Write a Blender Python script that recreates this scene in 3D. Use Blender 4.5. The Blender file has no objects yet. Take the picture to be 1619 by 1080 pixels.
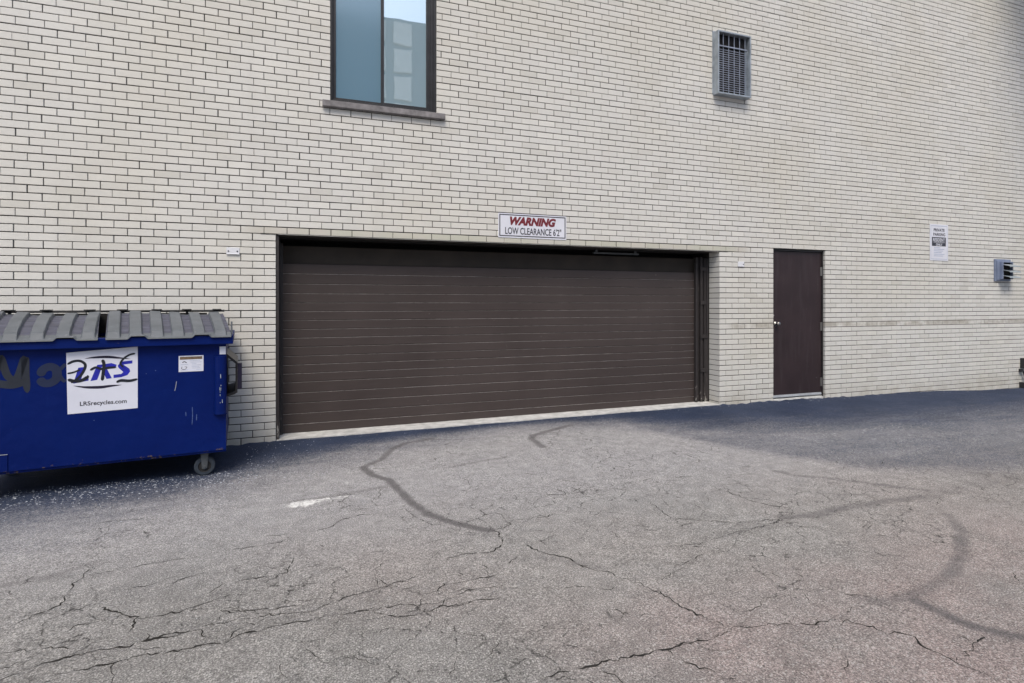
import bpy, bmesh, math, random
import numpy as np
from mathutils import Vector, Matrix
R = math.radians
random.seed(7); rng = np.random.default_rng(7)
S = bpy.context.scene
COL = S.collection

# ---------------------------------------------------------------- camera, sky, sun, exposure
cam_d = bpy.data.cameras.new('camera'); cam = bpy.data.objects.new('camera', cam_d); COL.objects.link(cam)
cam.location = (0, -5.855, 1.38)
cam.rotation_euler = (R(90), 0, R(-19.94))
cam_d.sensor_width = 36; cam_d.lens = 19.46; cam_d.shift_y = -0.0383
cam_d.clip_start = 0.05; cam_d.clip_end = 2000
S.camera = cam
W = bpy.data.worlds.new("World"); S.world = W; W.use_nodes = True
wn = W.node_tree.nodes; wl = W.node_tree.links
bg = wn['Background']
sky = wn.new('ShaderNodeTexSky'); sky.sky_type = 'NISHITA'; sky.sun_disc = False
SUN_EL, SUN_ROT = R(56), R(203)
sky.sun_elevation = SUN_EL; sky.sun_rotation = SUN_ROT
sky.air_density = 1.0; sky.dust_density = 3.0; sky.ozone_density = 1.0
wl.new(sky.outputs[0], bg.inputs[0]); bg.inputs[1].default_value = 0.14
sd = bpy.data.lights.new('sun', 'SUN'); sun = bpy.data.objects.new('sun', sd); COL.objects.link(sun)
sd.energy = 1.45; sd.angle = R(24); sd.color = (1.0, 0.935, 0.80)
sdir = Vector((math.sin(SUN_ROT)*math.cos(SUN_EL), math.cos(SUN_ROT)*math.cos(SUN_EL), math.sin(SUN_EL)))
sun.rotation_euler = sdir.to_track_quat('Z', 'Y').to_euler(); sun.location = (0, -10, 20)
S.view_settings.view_transform = 'Standard'; S.view_settings.look = 'None'
S.view_settings.exposure = 0.46; S.view_settings.gamma = 1.0

# ---------------------------------------------------------------- material helpers
class NT:
    def __init__(s, name):
        s.m = bpy.data.materials.new(name); s.m.use_nodes = True
        s.t = s.m.node_tree; s.n = s.t.nodes; s.l = s.t.links
        s.b = s.n['Principled BSDF']
    def node(s, typ, **kw):
        n = s.n.new(typ)
        for k, v in kw.items():
            if k.startswith('i_'):
                key = k[2:]; key = int(key) if key.isdigit() else key
                n.inputs[key].default_value = v
            else: setattr(n, k, v)
        return n
    def link(s, a, b): s.l.new(a, b)
    def coord(s, kind='Object', scale=None):
        c = s.node('ShaderNodeTexCoord'); o = c.outputs[kind]
        if scale:
            mp = s.node('ShaderNodeMapping'); mp.inputs['Scale'].default_value = scale
            s.link(o, mp.inputs[0]); o = mp.outputs[0]
        return o
    def noise(s, vec, scale, detail=4, rough=.55, out='Fac'):
        n = s.node('ShaderNodeTexNoise'); n.inputs['Scale'].default_value = scale
        n.inputs['Detail'].default_value = detail; n.inputs['Roughness'].default_value = rough
        s.link(vec, n.inputs['Vector']); return n.outputs[out]
    def ramp(s, fac, pts):
        r = s.node('ShaderNodeValToRGB'); e = r.color_ramp.elements
        while len(e) < len(pts): e.new(0.5)
        for k, (p, c) in enumerate(pts):
            e[k].position = p; e[k].color = (c, c, c, 1) if isinstance(c, (int, float)) else (*c, 1)
        s.link(fac, r.inputs[0]); return r.outputs[0]
    def mix(s, fac, a, b, typ='MIX'):
        m = s.node('ShaderNodeMix', data_type='RGBA', blend_type=typ)
        for v, i in ((fac, 0), (a, 6), (b, 7)):
            if hasattr(v, 'is_output'): s.link(v, m.inputs[i])
            elif i == 0: m.inputs[0].default_value = v
            else: m.inputs[i].default_value = (*v, 1) if len(v) == 3 else v
        return m.outputs[2]
    def math(s, op, a, b=None, c=None):
        m = s.node('ShaderNodeMath', operation=op)
        for i, v in enumerate((a, b, c)):
            if v is None: continue
            if hasattr(v, 'is_output'): s.link(v, m.inputs[i])
            else: m.inputs[i].default_value = v
        return m.outputs[0]
    def smooth(s, x, a, b):
        m = s.node('ShaderNodeMapRange', interpolation_type='SMOOTHSTEP')
        s.link(x, m.inputs[0]); m.inputs[1].default_value = a; m.inputs[2].default_value = b
        return m.outputs[0]
    def bump(s, h, strength=.3, dist=.01):
        b = s.node('ShaderNodeBump'); b.inputs['Strength'].default_value = strength
        b.inputs['Distance'].default_value = dist
        s.link(h, b.inputs['Height']); s.link(b.outputs[0], s.b.inputs['Normal'])
    def base(s, c):
        if hasattr(c, 'is_output'): s.link(c, s.b.inputs['Base Color'])
        else: s.b.inputs['Base Color'].default_value = (*c, 1)
    def set(s, rough=None, metal=None, spec=None):
        if rough is not None:
            if hasattr(rough, 'is_output'): s.link(rough, s.b.inputs['Roughness'])
            else: s.b.inputs['Roughness'].default_value = rough
        if metal is not None: s.b.inputs['Metallic'].default_value = metal
        if spec is not None: s.b.inputs['Specular IOR Level'].default_value = spec
        return s.m

def simple(name, col, rough=.6, metal=0, var=.15, scale=8, bump=.15, bscale=60, spec=None):
    t = NT(name); v = t.coord()
    n = t.noise(v, scale, 5)
    lo = tuple(c*(1-var) for c in col); hi = tuple(min(1, c*(1+var)) for c in col)
    t.base(t.ramp(n, [(.3, lo), (.7, hi)]))
    t.bump(t.noise(v, bscale, 3), bump, .002)
    return t.set(rough, metal, spec)

M = {}
# painted brick: each brick its own slight tone
t = NT('painted_brick'); v = t.coord('Object')
g = t.node('ShaderNodeNewGeometry')
rnd = g.outputs['Random Per Island']
c = t.ramp(rnd, [(0, (.585, .572, .535)), (.12, (.640, .630, .600)), (.8, (.662, .652, .622)), (1, (.695, .682, .642))])
c = t.mix(t.ramp(t.noise(v, .55, 3), [(.42, 0), (.68, .5)]), c, (.60, .570, .490))
sx = t.node('ShaderNodeSeparateXYZ'); t.link(v, sx.inputs[0]); X, Y, Z = sx.outputs
# water streaks
vs = t.coord('Object', (5, 1, .25))
c = t.mix(t.ramp(t.noise(vs, 1.0, 4), [(.52, 0), (.8, .22)]), c, (.50, .485, .45))
# grubby first course above the garage opening
lin = t.math('MULTIPLY', t.smooth(Z, 2.03, 2.05), t.math('SUBTRACT', 1, t.smooth(Z, 2.105, 2.118)))
lin = t.math('MULTIPLY', lin, t.math('MULTIPLY', t.smooth(X, -.75, -.4), t.math('SUBTRACT', 1, t.smooth(X, 5.3, 5.6))))
c = t.mix(t.math('MULTIPLY', lin, .75), c, t.mix(t.ramp(t.noise(v, 2.2, 2),[(.35,0),(.65,1)]), (.47, .47, .38), (.54, .50, .45)))
# scrape band
bz = t.math('ABSOLUTE', t.math('SUBTRACT', t.math('ADD', Z, t.math('MULTIPLY', t.noise(v, 1.5, 2), -.05)), 1.04))
band = t.math('MULTIPLY', t.math('SUBTRACT', 1, t.smooth(bz, .015, .06)), t.smooth(X, 5.0, 5.35))
band = t.math('MULTIPLY', band, t.ramp(t.noise(v, 4, 5, .7), [(.38, 0), (.6, .75)]))
c = t.mix(band, c, (.33, .30, .25))
# splash dirt at the foot
foot = t.math('SUBTRACT', 1, t.smooth(Z, .02, .30))
foot = t.math('MULTIPLY', foot, t.ramp(t.noise(v, 3.5, 5, .65), [(.35, 0), (.7, .75)]))
c = t.mix(foot, c, (.40, .37, .31))
# fine grime speckle
c = t.mix(t.ramp(t.noise(v, 45, 4, .7), [(.58, 0), (.75, .32)]), c, (.36, .345, .31))
c = t.mix(t.ramp(t.noise(v, 17, 6, .75), [(.68, 0), (.74, .4)]), c, (.30, .28, .24))
t.base(c)
h = t.math('ADD', t.math('MULTIPLY', t.noise(v, 28, 5, .6), 1.0), t.math('MULTIPLY', t.noise(v, 160, 2), .3))
t.bump(h, .5, .004); M['brick'] = t.set(.62, 0, .35)
t = NT('mortar'); v = t.coord()
t.base(t.ramp(t.noise(v, 6, 5, .7), [(.3, (.018, .017, .017)), (.62, (.045, .042, .04)), (.82, (.16, .155, .15))]))
t.bump(t.noise(v, 90, 3), .5, .004); M['mortar'] = t.set(.95)
# asphalt: attribute r = dark bluish zone, g = crack sealer / tyre marks, b = paint chips
t = NT('asphalt'); v = t.coord()
at = t.node('ShaderNodeAttribute', attribute_name='ground_tone', attribute_type='GEOMETRY')
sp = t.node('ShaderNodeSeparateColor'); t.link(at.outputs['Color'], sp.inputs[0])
dark_zone, tar, white = sp.outputs
big = t.noise(v, .8, 5, .6)
vo = t.node('ShaderNodeTexVoronoi'); vo.inputs['Scale'].default_value = 105; t.link(v, vo.inputs['Vector'])
vs2 = t.node('ShaderNodeSeparateColor'); t.link(vo.outputs['Color'], vs2.inputs[0])
vo2 = t.node('ShaderNodeTexVoronoi'); vo2.inputs['Scale'].default_value = 210; t.link(v, vo2.inputs['Vector'])
vs3 = t.node('ShaderNodeSeparateColor'); t.link(vo2.outputs['Color'], vs3.inputs[0])
fn = t.noise(v, 150, 6, .85)
agg = t.ramp(fn, [(.37, .16), (.46, .72), (.53, 1.10), (.62, 2.2)])
stones = t.math('MULTIPLY', t.math('SUBTRACT', 1, t.smooth(vo.outputs['Distance'], .30, .50)), t.smooth(vs2.outputs[0], .70, .80))
vp = t.node('ShaderNodeTexVoronoi'); vp.inputs['Scale'].default_value = 34; t.link(t.mix(.03, v, t.noise(v, 40, 4, .7, 'Color'), 'ADD'), vp.inputs['Vector'])
vps = t.node('ShaderNodeSeparateColor'); t.link(vp.outputs['Color'], vps.inputs[0])
pit = t.math('MULTIPLY', t.math('SUBTRACT', 1, t.smooth(vp.outputs['Distance'], .10, .26)), t.smooth(vps.outputs[0], .50, .62))
pit = t.math('MULTIPLY', pit, t.ramp(t.noise(v, 2.2, 4, .6), [(.35, .25), (.65, 1)]))
worn = t.mix(t.ramp(big, [(.35, 0), (.68, 1)]), (.240, .231, .218), (.312, .300, .285))
worn = t.mix(t.ramp(t.noise(v, .33, 3), [(.45, 0), (.6, .6)]), worn, (.315, .280, .262))
sg = t.node('ShaderNodeSeparateXYZ'); t.link(v, sg.inputs[0])
rust = t.math('MULTIPLY', t.math('SUBTRACT', 1, t.smooth(sg.outputs[1], -4.2, -3.2)), t.math('MULTIPLY', t.smooth(sg.outputs[0], .6, 1.6), t.ramp(t.noise(v, 1.4, 4, .6), [(.3, .1), (.62, .8)])))
worn = t.mix(rust, worn, (.325, .262, .245))
stain = t.ramp(t.noise(t.coord('Object', (1, 1.6, 1)), 1.25, 6, .62), [(.56, 0), (.72, .45)])
worn = t.mix(stain, worn, (.17, .16, .15))
graze_sheen = t.math('MULTIPLY', t.smooth(sg.outputs[1], -3.4, -1.6), .75)  # paler bluish strip: grazing sheen painted into the asphalt colour
worn = t.mix(graze_sheen, worn, (.350, .348, .358))
worn = t.mix(1.0, worn, t.mix(1.0, worn, agg, 'MULTIPLY'))
worn = t.mix(t.math('MULTIPLY', stones, .6), worn, (.62, .60, .57))
worn = t.mix(t.math('MULTIPLY', pit, .8), worn, (.06, .055, .052))
tint = t.ramp(t.noise(v, 9, 4, .7), [(.30, .78), (.7, 1.12)])
worn = t.mix(1.0, worn, tint, 'MULTIPLY')
dark_tone = t.mix(t.ramp(t.noise(v, 1.7, 6, .65), [(.3, 0), (.75, 1)]), (.013, .023, .052), (.036, .050, .092))
dark_tone = t.mix(.7, dark_tone, t.mix(1.0, dark_tone, agg, 'MULTIPLY'))
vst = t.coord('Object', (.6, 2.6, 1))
cn = t.math('ADD', dark_zone, t.math('MULTIPLY', t.math('SUBTRACT', t.noise(vst, 1.6, 7, .68), .5), .62))
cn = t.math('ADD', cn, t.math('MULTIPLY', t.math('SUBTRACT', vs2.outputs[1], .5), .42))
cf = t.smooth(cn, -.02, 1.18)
c = t.mix(cf, worn, dark_tone)
# light scuffs in the dark zone
sc = t.ramp(t.noise(t.coord('Object', (1, 5, 1)), 2.6, 8, .72), [(.60, 0), (.72, .35)])
c = t.mix(t.math('MULTIPLY', sc, t.math('MINIMUM', dark_zone, 1)), c, (.22, .22, .25))
tn = t.math('ADD', tar, t.math('MULTIPLY', t.math('SUBTRACT', t.noise(v, 7, 5, .7), .5), .6))
c = t.mix(t.math('MULTIPLY', t.smooth(tn, .2, .95), .82), c, t.mix(.5, (.105, .098, .100), agg, 'MULTIPLY'))
wnn = t.math('ADD', white, t.math('MULTIPLY', t.math('SUBTRACT', t.noise(t.coord('Object', (1, 2.4, 1)), 22, 7, .8), .5), 3.2))
c = t.mix(t.math('MULTIPLY', t.smooth(wnn, .62, .95), .9), c, (.80, .80, .78))
# hairline alligator cracks in the worn parts
vc = t.node('ShaderNodeTexVoronoi', feature='DISTANCE_TO_EDGE'); vc.inputs['Scale'].default_value = 5.5
wob = t.mix(.12, v, t.noise(v, 5, 6, .7, 'Color'), 'ADD'); t.link(wob, vc.inputs['Vector'])
hair = t.math('MULTIPLY', t.math('SUBTRACT', 1, t.smooth(vc.outputs['Distance'], .004, .026)),
              t.ramp(t.noise(v, 1.1, 5, .7), [(.44, 0), (.58, .95)]))
hair = t.math('MULTIPLY', hair, t.math('SUBTRACT', 1, t.math('MINIMUM', cf, 1)))
hair = t.math('MULTIPLY', hair, t.ramp(t.noise(v, 22, 3), [(.44, 0), (.54, 1)]))
c = t.mix(hair, c, (.045, .042, .04))
t.base(c)
hh = t.math('SUBTRACT', t.math('MULTIPLY', fn, 1.6), t.math('MULTIPLY', t.math('MAXIMUM', hair, pit), 1.2))
hh = t.math('ADD', hh, t.math('MULTIPLY', t.noise(v, 30, 4), .8))
t.bump(hh, .55, .006)
M['asphalt'] = t.set(t.math('SUBTRACT', .95, t.math('MULTIPLY', cf, .12)), 0, .3)
M['crack'] = simple('crack_dirt', (.032, .03, .028), .95, var=.4, scale=60, spec=.1)
M['header'] = simple('header_shade_brown', (.026, .019, .014), .7, var=.35, scale=3)  # brown header, its colour darkened to hold the recess shadow
M['concrete'] = simple('concrete', (.50, .50, .49), .9, var=.25, scale=12, bump=.4)
M['sill'] = simple('limestone_sill', (.20, .19, .195), .85, var=.35, scale=14, bump=.5)
# garage door brown paint, with dust
t = NT('brown_paint'); v = t.coord()
c = t.ramp(t.noise(v, 1.2, 4), [(.3, (.044, .033, .031)), (.7, (.060, .046, .043))])
c = t.mix(t.ramp(t.noise(t.coord('Object', (1.2, 1, 14)), 3, 6, .7), [(.5, 0), (.8, .30)]), c, (.082, .068, .066))
c = t.mix(t.ramp(t.noise(v, 22, 3, .5), [(.74, 0), (.76, .5)]), c, (.16, .14, .13))
t.base(c); t.bump(t.noise(t.coord('Object', (1, 1, 30)), 8, 4), .25, .002); M['brown'] = t.set(.48, 0, .45)
t = NT('slat_highlight'); v = t.coord()  # pale colour standing for light caught on the slat edges
t.base(t.ramp(t.noise(t.coord('Object', (6, 1, 1)), 3, 4, .7), [(.3, (.15, .135, .13)), (.7, (.36, .33, .32))])); M['edge'] = t.set(.5)
t = NT('door_paint'); v = t.coord()
c = t.ramp(t.noise(v, 2.2, 5, .6), [(.3, (.024, .014, .016)), (.7, (.036, .022, .025))])
c = t.mix(t.ramp(t.noise(v, 30, 2), [(.78, 0), (.8, .6)]), c, (.2, .18, .18))
c = t.mix(t.ramp(t.noise(t.coord('Object', (6, 1, .8)), 2.4, 5), [(.52, 0), (.75, .25)]), c, (.075, .062, .068))
t.base(c); t.bump(t.noise(v, 40, 3), .12, .002); M['door'] = t.set(.5, 0, .35)
M['frame_dark'] = simple('dark_frame', (.028, .025, .026), .5, var=.5, scale=20)
# peeling track paint: rust and bare spots at the foot
t = NT('track_paint'); v = t.coord(); s_ = t.node('ShaderNodeSeparateXYZ'); t.link(v, s_.inputs[0])
ch = t.math('ADD', t.noise(t.coord('Object', (1, 1, .35)), 26, 5, .7), t.math('MULTIPLY', t.math('SUBTRACT', 1, t.smooth(s_.outputs[2], 0, .5)), .14))
t.base(t.ramp(ch, [(.60, (.030, .026, .027)), (.70, (.06, .05, .048)), (.74, (.30, .29, .27))])); M['track'] = t.set(.5)
M['black'] = simple('window_frame_black', (.022, .022, .025), .38, var=.3, scale=10)
M['black_rubber'] = simple('black_rubber', (.018, .018, .02), .7, var=.3)
M['dark_void'] = simple('dark_void', (.012, .011, .011), .9)
M['steel_galv'] = simple('galvanised_steel', (.34, .38, .42), .5, .35, var=.25, scale=9)
M['steel_light'] = simple('light_grey_metal', (.46, .48, .51), .5, .2, var=.15, scale=9)
M['steel_shiny'] = simple('brushed_steel', (.38, .36, .34), .38, 1, var=.1)
M['white_plastic'] = simple('white_plastic', (.72, .73, .77), .45, var=.05)
M['sign_white'] = simple('sign_white', (.70, .71, .78), .4, var=.06, scale=5)
M['sign_red'] = simple('sign_red', (.17, .018, .028), .45, var=.1)
M['sign_black'] = simple('sign_black', (.03, .03, .045), .45, var=.1)
M['sign_grey'] = simple('faded_print', (.38, .43, .56), .5, var=.2, scale=60)
M['grille'] = simple('grille_metal', (.30, .33, .40), .5, .3, var=.2)
M['louvre'] = simple('vent_blue_grey', (.20, .24, .34), .5, .1, var=.2)
M['louvre_slat'] = simple('vent_slat', (.42, .47, .50), .4, .3, var=.2)
M['steel_lintel'] = simple('lintel_steel', (.05, .045, .04), .8, var=.5, scale=12)
# blue dumpster paint: scratches, rust at the lower edge
t = NT('blue_paint'); v = t.coord()
s_ = t.node('ShaderNodeSeparateXYZ'); t.link(v, s_.inputs[0])
c = t.ramp(t.noise(v, 1.8, 5), [(.3, (.0006, .0085, .095)), (.7, (.0009, .0125, .120))])
c = t.mix(t.ramp(t.noise(t.coord('Object', (9, 9, 1.1)), 2.2, 6, .7), [(.62, 0), (.85, .22)]), c, (.02, .05, .20))
chips = t.noise(t.coord('Object', (3, 3, 1.2)), 14, 5, .62)
c = t.mix(t.ramp(chips, [(.735, 0), (.76, .8)]), c, (.30, .34, .45))
edge = t.math('SUBTRACT', 1, t.smooth(s_.outputs[2], .215, .27))
rn = t.math('ADD', t.noise(v, 17, 5, .7), t.math('MULTIPLY', edge, .13))
c = t.mix(t.ramp(rn, [(.71, 0), (.74, .8)]), c, (.11, .08, .065))
t.base(c); t.bump(t.math('ADD', t.noise(v, 3.2, 2), t.math('MULTIPLY', t.noise(v, 11, 3), .25)), .55, .035); M['blue'] = t.set(.45, 0, .13)
t = NT('lid_plastic'); v = t.coord()
c = t.ramp(t.noise(v, 5, 5, .65), [(.3, (.080, .092, .104)), (.7, (.130, .144, .162))])
c = t.mix(t.ramp(t.noise(v, 38, 3), [(.62, 0), (.72, .4)]), c, (.23, .23, .24))
t.base(c); t.bump(t.noise(v, 50, 4), .3, .003); M['lid'] = t.set(.55)
M['scuff'] = simple('rubbed_paint', (.05, .09, .24), .6, var=.5, scale=90)
M['lid_web'] = simple('lid_plastic_web', (.070, .074, .108), .6, var=.3, scale=12, bump=.4)
M['sticker'] = simple('white_sticker', (.68, .70, .80), .35, var=.05, scale=4)
M['ink_blue'] = simple('ink_blue', (.015, .02, .36), .4, var=.3, scale=20)
M['ink_navy'] = simple('ink_navy', (.010, .008, .028), .4, var=.3, scale=20)
M['spray'] = simple('spray_paint', (.006, .009, .016), .5, var=.4, scale=20)
M['spray_old'] = simple('faded_spray_paint', (.012, .017, .030), .6, var=.3, scale=9)
M['spray_older'] = simple('fainter_spray_paint', (.007, .015, .052), .5, var=.2, scale=9)
M['tan_band'] = simple('tan_band', (.16, .11, .07), .5, var=.4, scale=90)
M['tyre_blue'] = simple('caster_tyre', (.03, .04, .055), .6, var=.3)
M['pebble'] = simple('pale_grit', (.44, .47, .52), .8, var=.2, scale=30)
M['pebble_dark'] = simple('dark_grit', (.10, .09, .085), .8, var=.3, scale=30)
M['roof'] = simple('roof_membrane', (.2, .2, .2), .9)
M['cream'] = simple('cream_panel', (.88, .84, .76), .7, var=.08, scale=2)
M['caster_steel'] = simple('caster_steel', (.10, .11, .12), .5, .3)
M['far_glass'] = simple('far_glass', (.05, .08, .10), .15, var=.2)
def glass(name, col, rough, fac):
    t = NT(name); t.base(col); t.set(.5, 0, .5)
    gl = t.node('ShaderNodeBsdfGlossy'); gl.inputs['Roughness'].default_value = rough
    gl.inputs['Color'].default_value = (.80, .95, 1.0, 1)
    mx = t.node('ShaderNodeMixShader'); mx.inputs[0].default_value = fac
    nb = t.node('ShaderNodeBump'); nb.inputs['Strength'].default_value = .025; nb.inputs['Distance'].default_value = .02
    t.link(t.noise(t.coord(), 3, 1), nb.inputs['Height']); t.link(nb.outputs[0], gl.inputs['Normal'])
    out = t.n['Material Output']
    t.link(t.b.outputs[0], mx.inputs[1]); t.link(gl.outputs[0], mx.inputs[2]); t.link(mx.outputs[0], out.inputs[0])
    return t.m
M['pane_dark'] = glass('screened_glass', (.09, .19, .27), .12, .16)
M['pane_light'] = glass('reflecting_glass', (.50, .62, .65), .01, .60)  # pale base: reflection brightness painted into the pane colour

# ---------------------------------------------------------------- mesh helpers
class MB:
    def __init__(s): s.v = []; s.f = []; s.mi = []
    def quad(s, a, b, c, d, mi=0):
        n = len(s.v); s.v += [a, b, c, d]; s.f.append((n, n+1, n+2, n+3)); s.mi.append(mi)
    def poly(s, pts, mi=0):
        n = len(s.v); s.v += list(pts); s.f.append(tuple(range(n, n+len(pts)))); s.mi.append(mi)
    def box(s, x0, x1, y0, y1, z0, z1, mi=0, rot=None, piv=None):
        p = [(x0,y0,z0),(x1,y0,z0),(x1,y1,z0),(x0,y1,z0),(x0,y0,z1),(x1,y0,z1),(x1,y1,z1),(x0,y1,z1)]
        if rot is not None:
            pv = Vector(piv) if piv else Vector(((x0+x1)/2, (y0+y1)/2, (z0+z1)/2))
            p = [tuple(rot @ (Vector(q)-pv) + pv) for q in p]
        n = len(s.v); s.v += p
        for f in ((0,3,2,1),(4,5,6,7),(0,1,5,4),(1,2,6,5),(2,3,7,6),(3,0,4,7)):
            s.f.append(tuple(n+i for i in f)); s.mi.append(mi)
    def cbox(s, x0, x1, y0, y1, z0, z1, c=.002, mi=0):
        """box with chamfered front (-y) edges and open back"""
        n = len(s.v)
        s.v += [(x0,y1,z0),(x1,y1,z0),(x1,y1,z1),(x0,y1,z1),
                (x0,y0+c,z0),(x1,y0+c,z0),(x1,y0+c,z1),(x0,y0+c,z1),
                (x0+c,y0,z0+c),(x1-c,y0,z0+c),(x1-c,y0,z1-c),(x0+c,y0,z1-c)]
        for f in ((8,9,10,11),(4,5,9,8),(5,6,10,9),(6,7,11,10),(7,4,8,11),(0,1,5,4),(1,2,6,5),(2,3,7,6),(3,0,4,7)):
            s.f.append(tuple(n+i for i in f)); s.mi.append(mi)
    def cyl(s, p0, p1, r0, r1=None, seg=20, mi=0, caps=True):
        r1 = r0 if r1 is None else r1
        p0, p1 = Vector(p0), Vector(p1); d = (p1-p0).normalized()
        a = d.orthogonal().normalized(); b = d.cross(a); n = len(s.v)
        for p, r in ((p0, r0), (p1, r1)):
            for k in range(seg):
                an = 2*math.pi*k/seg; s.v.append(tuple(p + (a*math.cos(an)+b*math.sin(an))*r))
        for k in range(seg):
            j = (k+1) % seg; s.f.append((n+k, n+j, n+seg+j, n+seg+k)); s.mi.append(mi)
        if caps:
            s.f.append(tuple(n+k for k in reversed(range(seg)))); s.mi.append(mi)
            s.f.append(tuple(n+seg+k for k in range(seg))); s.mi.append(mi)
    def lathe(s, origin, axis, prof, seg=24, mi=0):
        o = Vector(origin); d = Vector(axis).normalized(); a = d.orthogonal().normalized(); b = d.cross(a)
        n = len(s.v); m = len(prof)
        for (h, r) in prof:
            for k in range(seg):
                an = 2*math.pi*k/seg; s.v.append(tuple(o + d*h + (a*math.cos(an)+b*math.sin(an))*max(r, 1e-4)))
        for i in range(m-1):
            for k in range(seg):
                j = (k+1) % seg
                s.f.append((n+i*seg+k, n+i*seg+j, n+(i+1)*seg+j, n+(i+1)*seg+k)); s.mi.append(mi)
    def prism_x(s, prof, x0, x1, mi=0):
        n = len(s.v); m = len(prof)
        s.v += [(x0, y, z) for y, z in prof] + [(x1, y, z) for y, z in prof]
        for k in range(m):
            j = (k+1) % m; s.f.append((n+k, n+j, n+m+j, n+m+k)); s.mi.append(mi)
        s.f.append(tuple(n+k for k in range(m))); s.mi.append(mi)
        s.f.append(tuple(n+m+k for k in reversed(range(m)))); s.mi.append(mi)
    def prism_y(s, prof, y0, y1, mi=0):
        n = len(s.v); m = len(prof)
        s.v += [(x, y0, z) for x, z in prof] + [(x, y1, z) for x, z in prof]
        for k in range(m):
            j = (k+1) % m; s.f.append((n+k, n+j, n+m+j, n+m+k)); s.mi.append(mi)
        s.f.append(tuple(n+k for k in range(m))); s.mi.append(mi)
        s.f.append(tuple(n+m+k for k in reversed(range(m)))); s.mi.append(mi)
    def tube(s, pts, r, seg=10, mi=0):
        for i in range(len(pts)-1):
            s.cyl(pts[i], pts[i+1], r, seg=seg, mi=mi)
    def build(s, name, mats, parent=None, smooth=False, bevel=0, recalc=True, weld=False):
        me = bpy.data.meshes.new(name); me.from_pydata(s.v, [], s.f)
        if not isinstance(mats, (list, tuple)): mats = [mats]
        for m in mats: me.materials.append(m)
        me.polygons.foreach_set('material_index', s.mi)
        if recalc or weld:
            bm = bmesh.new(); bm.from_mesh(me)
            if weld: bmesh.ops.remove_doubles(bm, verts=bm.verts, dist=1e-5)
            if recalc: bmesh.ops.recalc_face_normals(bm, faces=bm.faces)
            bm.to_mesh(me); bm.free()
        if smooth: me.polygons.foreach_set('use_smooth', [True]*len(me.polygons))
        me.update()
        o = bpy.data.objects.new(name, me); COL.objects.link(o)
        if parent: o.parent = parent
        if bevel:
            bv = o.modifiers.new('bevel', 'BEVEL'); bv.width = bevel; bv.segments = 2; bv.limit_method = 'ANGLE'
        return o

def tag(o, label=None, cat=None, group=None, kind=None):
    for k, x in (('label', label), ('category', cat), ('group', group), ('kind', kind)):
        if x: o[k] = x
    return o
def empty(name, loc, rz=0):
    o = bpy.data.objects.new(name, None); COL.objects.link(o); o.location = loc; o.rotation_euler = (0, 0, rz)
    o.empty_display_size = .2; return o
def lettering(text, x0, x1, z0, z1, y, bold=0.0, shear=0.0):
    """text as flat outline triangles in the XZ plane (facing -y), fitted into the given box"""
    cu = bpy.data.curves.new('t', 'FONT'); cu.body = text; cu.offset = bold; cu.shear = shear
    cu.align_x = 'CENTER'; cu.resolution_u = 4
    ob = bpy.data.objects.new('t', cu); COL.objects.link(ob)
    dg = bpy.context.evaluated_depsgraph_get(); dg.update()
    me = bpy.data.meshes.new_from_object(ob.evaluated_get(dg))
    co = np.array([v.co[:] for v in me.vertices]); fs = [tuple(p.vertices) for p in me.polygons]
    bpy.data.objects.remove(ob); bpy.data.curves.remove(cu); bpy.data.meshes.remove(me)
    mn, mx = co.min(0), co.max(0)
    X = x0 + (co[:, 0]-mn[0])/(mx[0]-mn[0])*(x1-x0); Zz = z0 + (co[:, 1]-mn[1])/(mx[1]-mn[1])*(z1-z0)
    return [(float(a), y, float(b)) for a, b in zip(X, Zz)], fs
def add_text(mb, *a, mi=0, **k):
    v, f = lettering(*a, **k); n = len(mb.v); mb.v += v
    mb.f += [tuple(n+i for i in q) for q in f]; mb.mi += [mi]*len(f)
def catmull(pts, k=6):
    P = [Vector(p) for p in pts]; P = [2*P[0]-P[1]] + P + [2*P[-1]-P[-2]]; out = []
    for i in range(1, len(P)-2):
        for j in range(k):
            u = j/k; a, b, c, d = P[i-1:i+3]
            out.append(.5*((2*b)+(c-a)*u+(2*a-5*b+4*c-d)*u*u+(3*b-a-3*c+d)*u*u*u))
    out.append(P[-2]); return out
def stroke(mb, pts, w, y, mi=0, taper=True, seg=8):
    """flat brush stroke in the XZ plane with rounded ends"""
    C = catmull(pts, seg); n = len(C); L, Rr = [], []
    for i, p in enumerate(C):
        d = (C[min(i+1, n-1)]-C[max(i-1, 0)]).normalized(); nn = Vector((-d.y, d.x))
        u = i/(n-1); k = min(1, math.sqrt(max(0, 1-(2*u-1)**8))+.15) if taper else 1
        ww = (w if isinstance(w, (int, float)) else (w[0]+(w[1]-w[0])*math.sin(math.pi*u)))*k
        L.append(p+nn*ww); Rr.append(p-nn*ww)
    for i in range(n-1):
        a, b, c, d = L[i], Rr[i], Rr[i+1], L[i+1]
        mb.quad((a.x, y, a.y), (b.x, y, b.y), (c.x, y, c.y), (d.x, y, d.y), mi)

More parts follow.
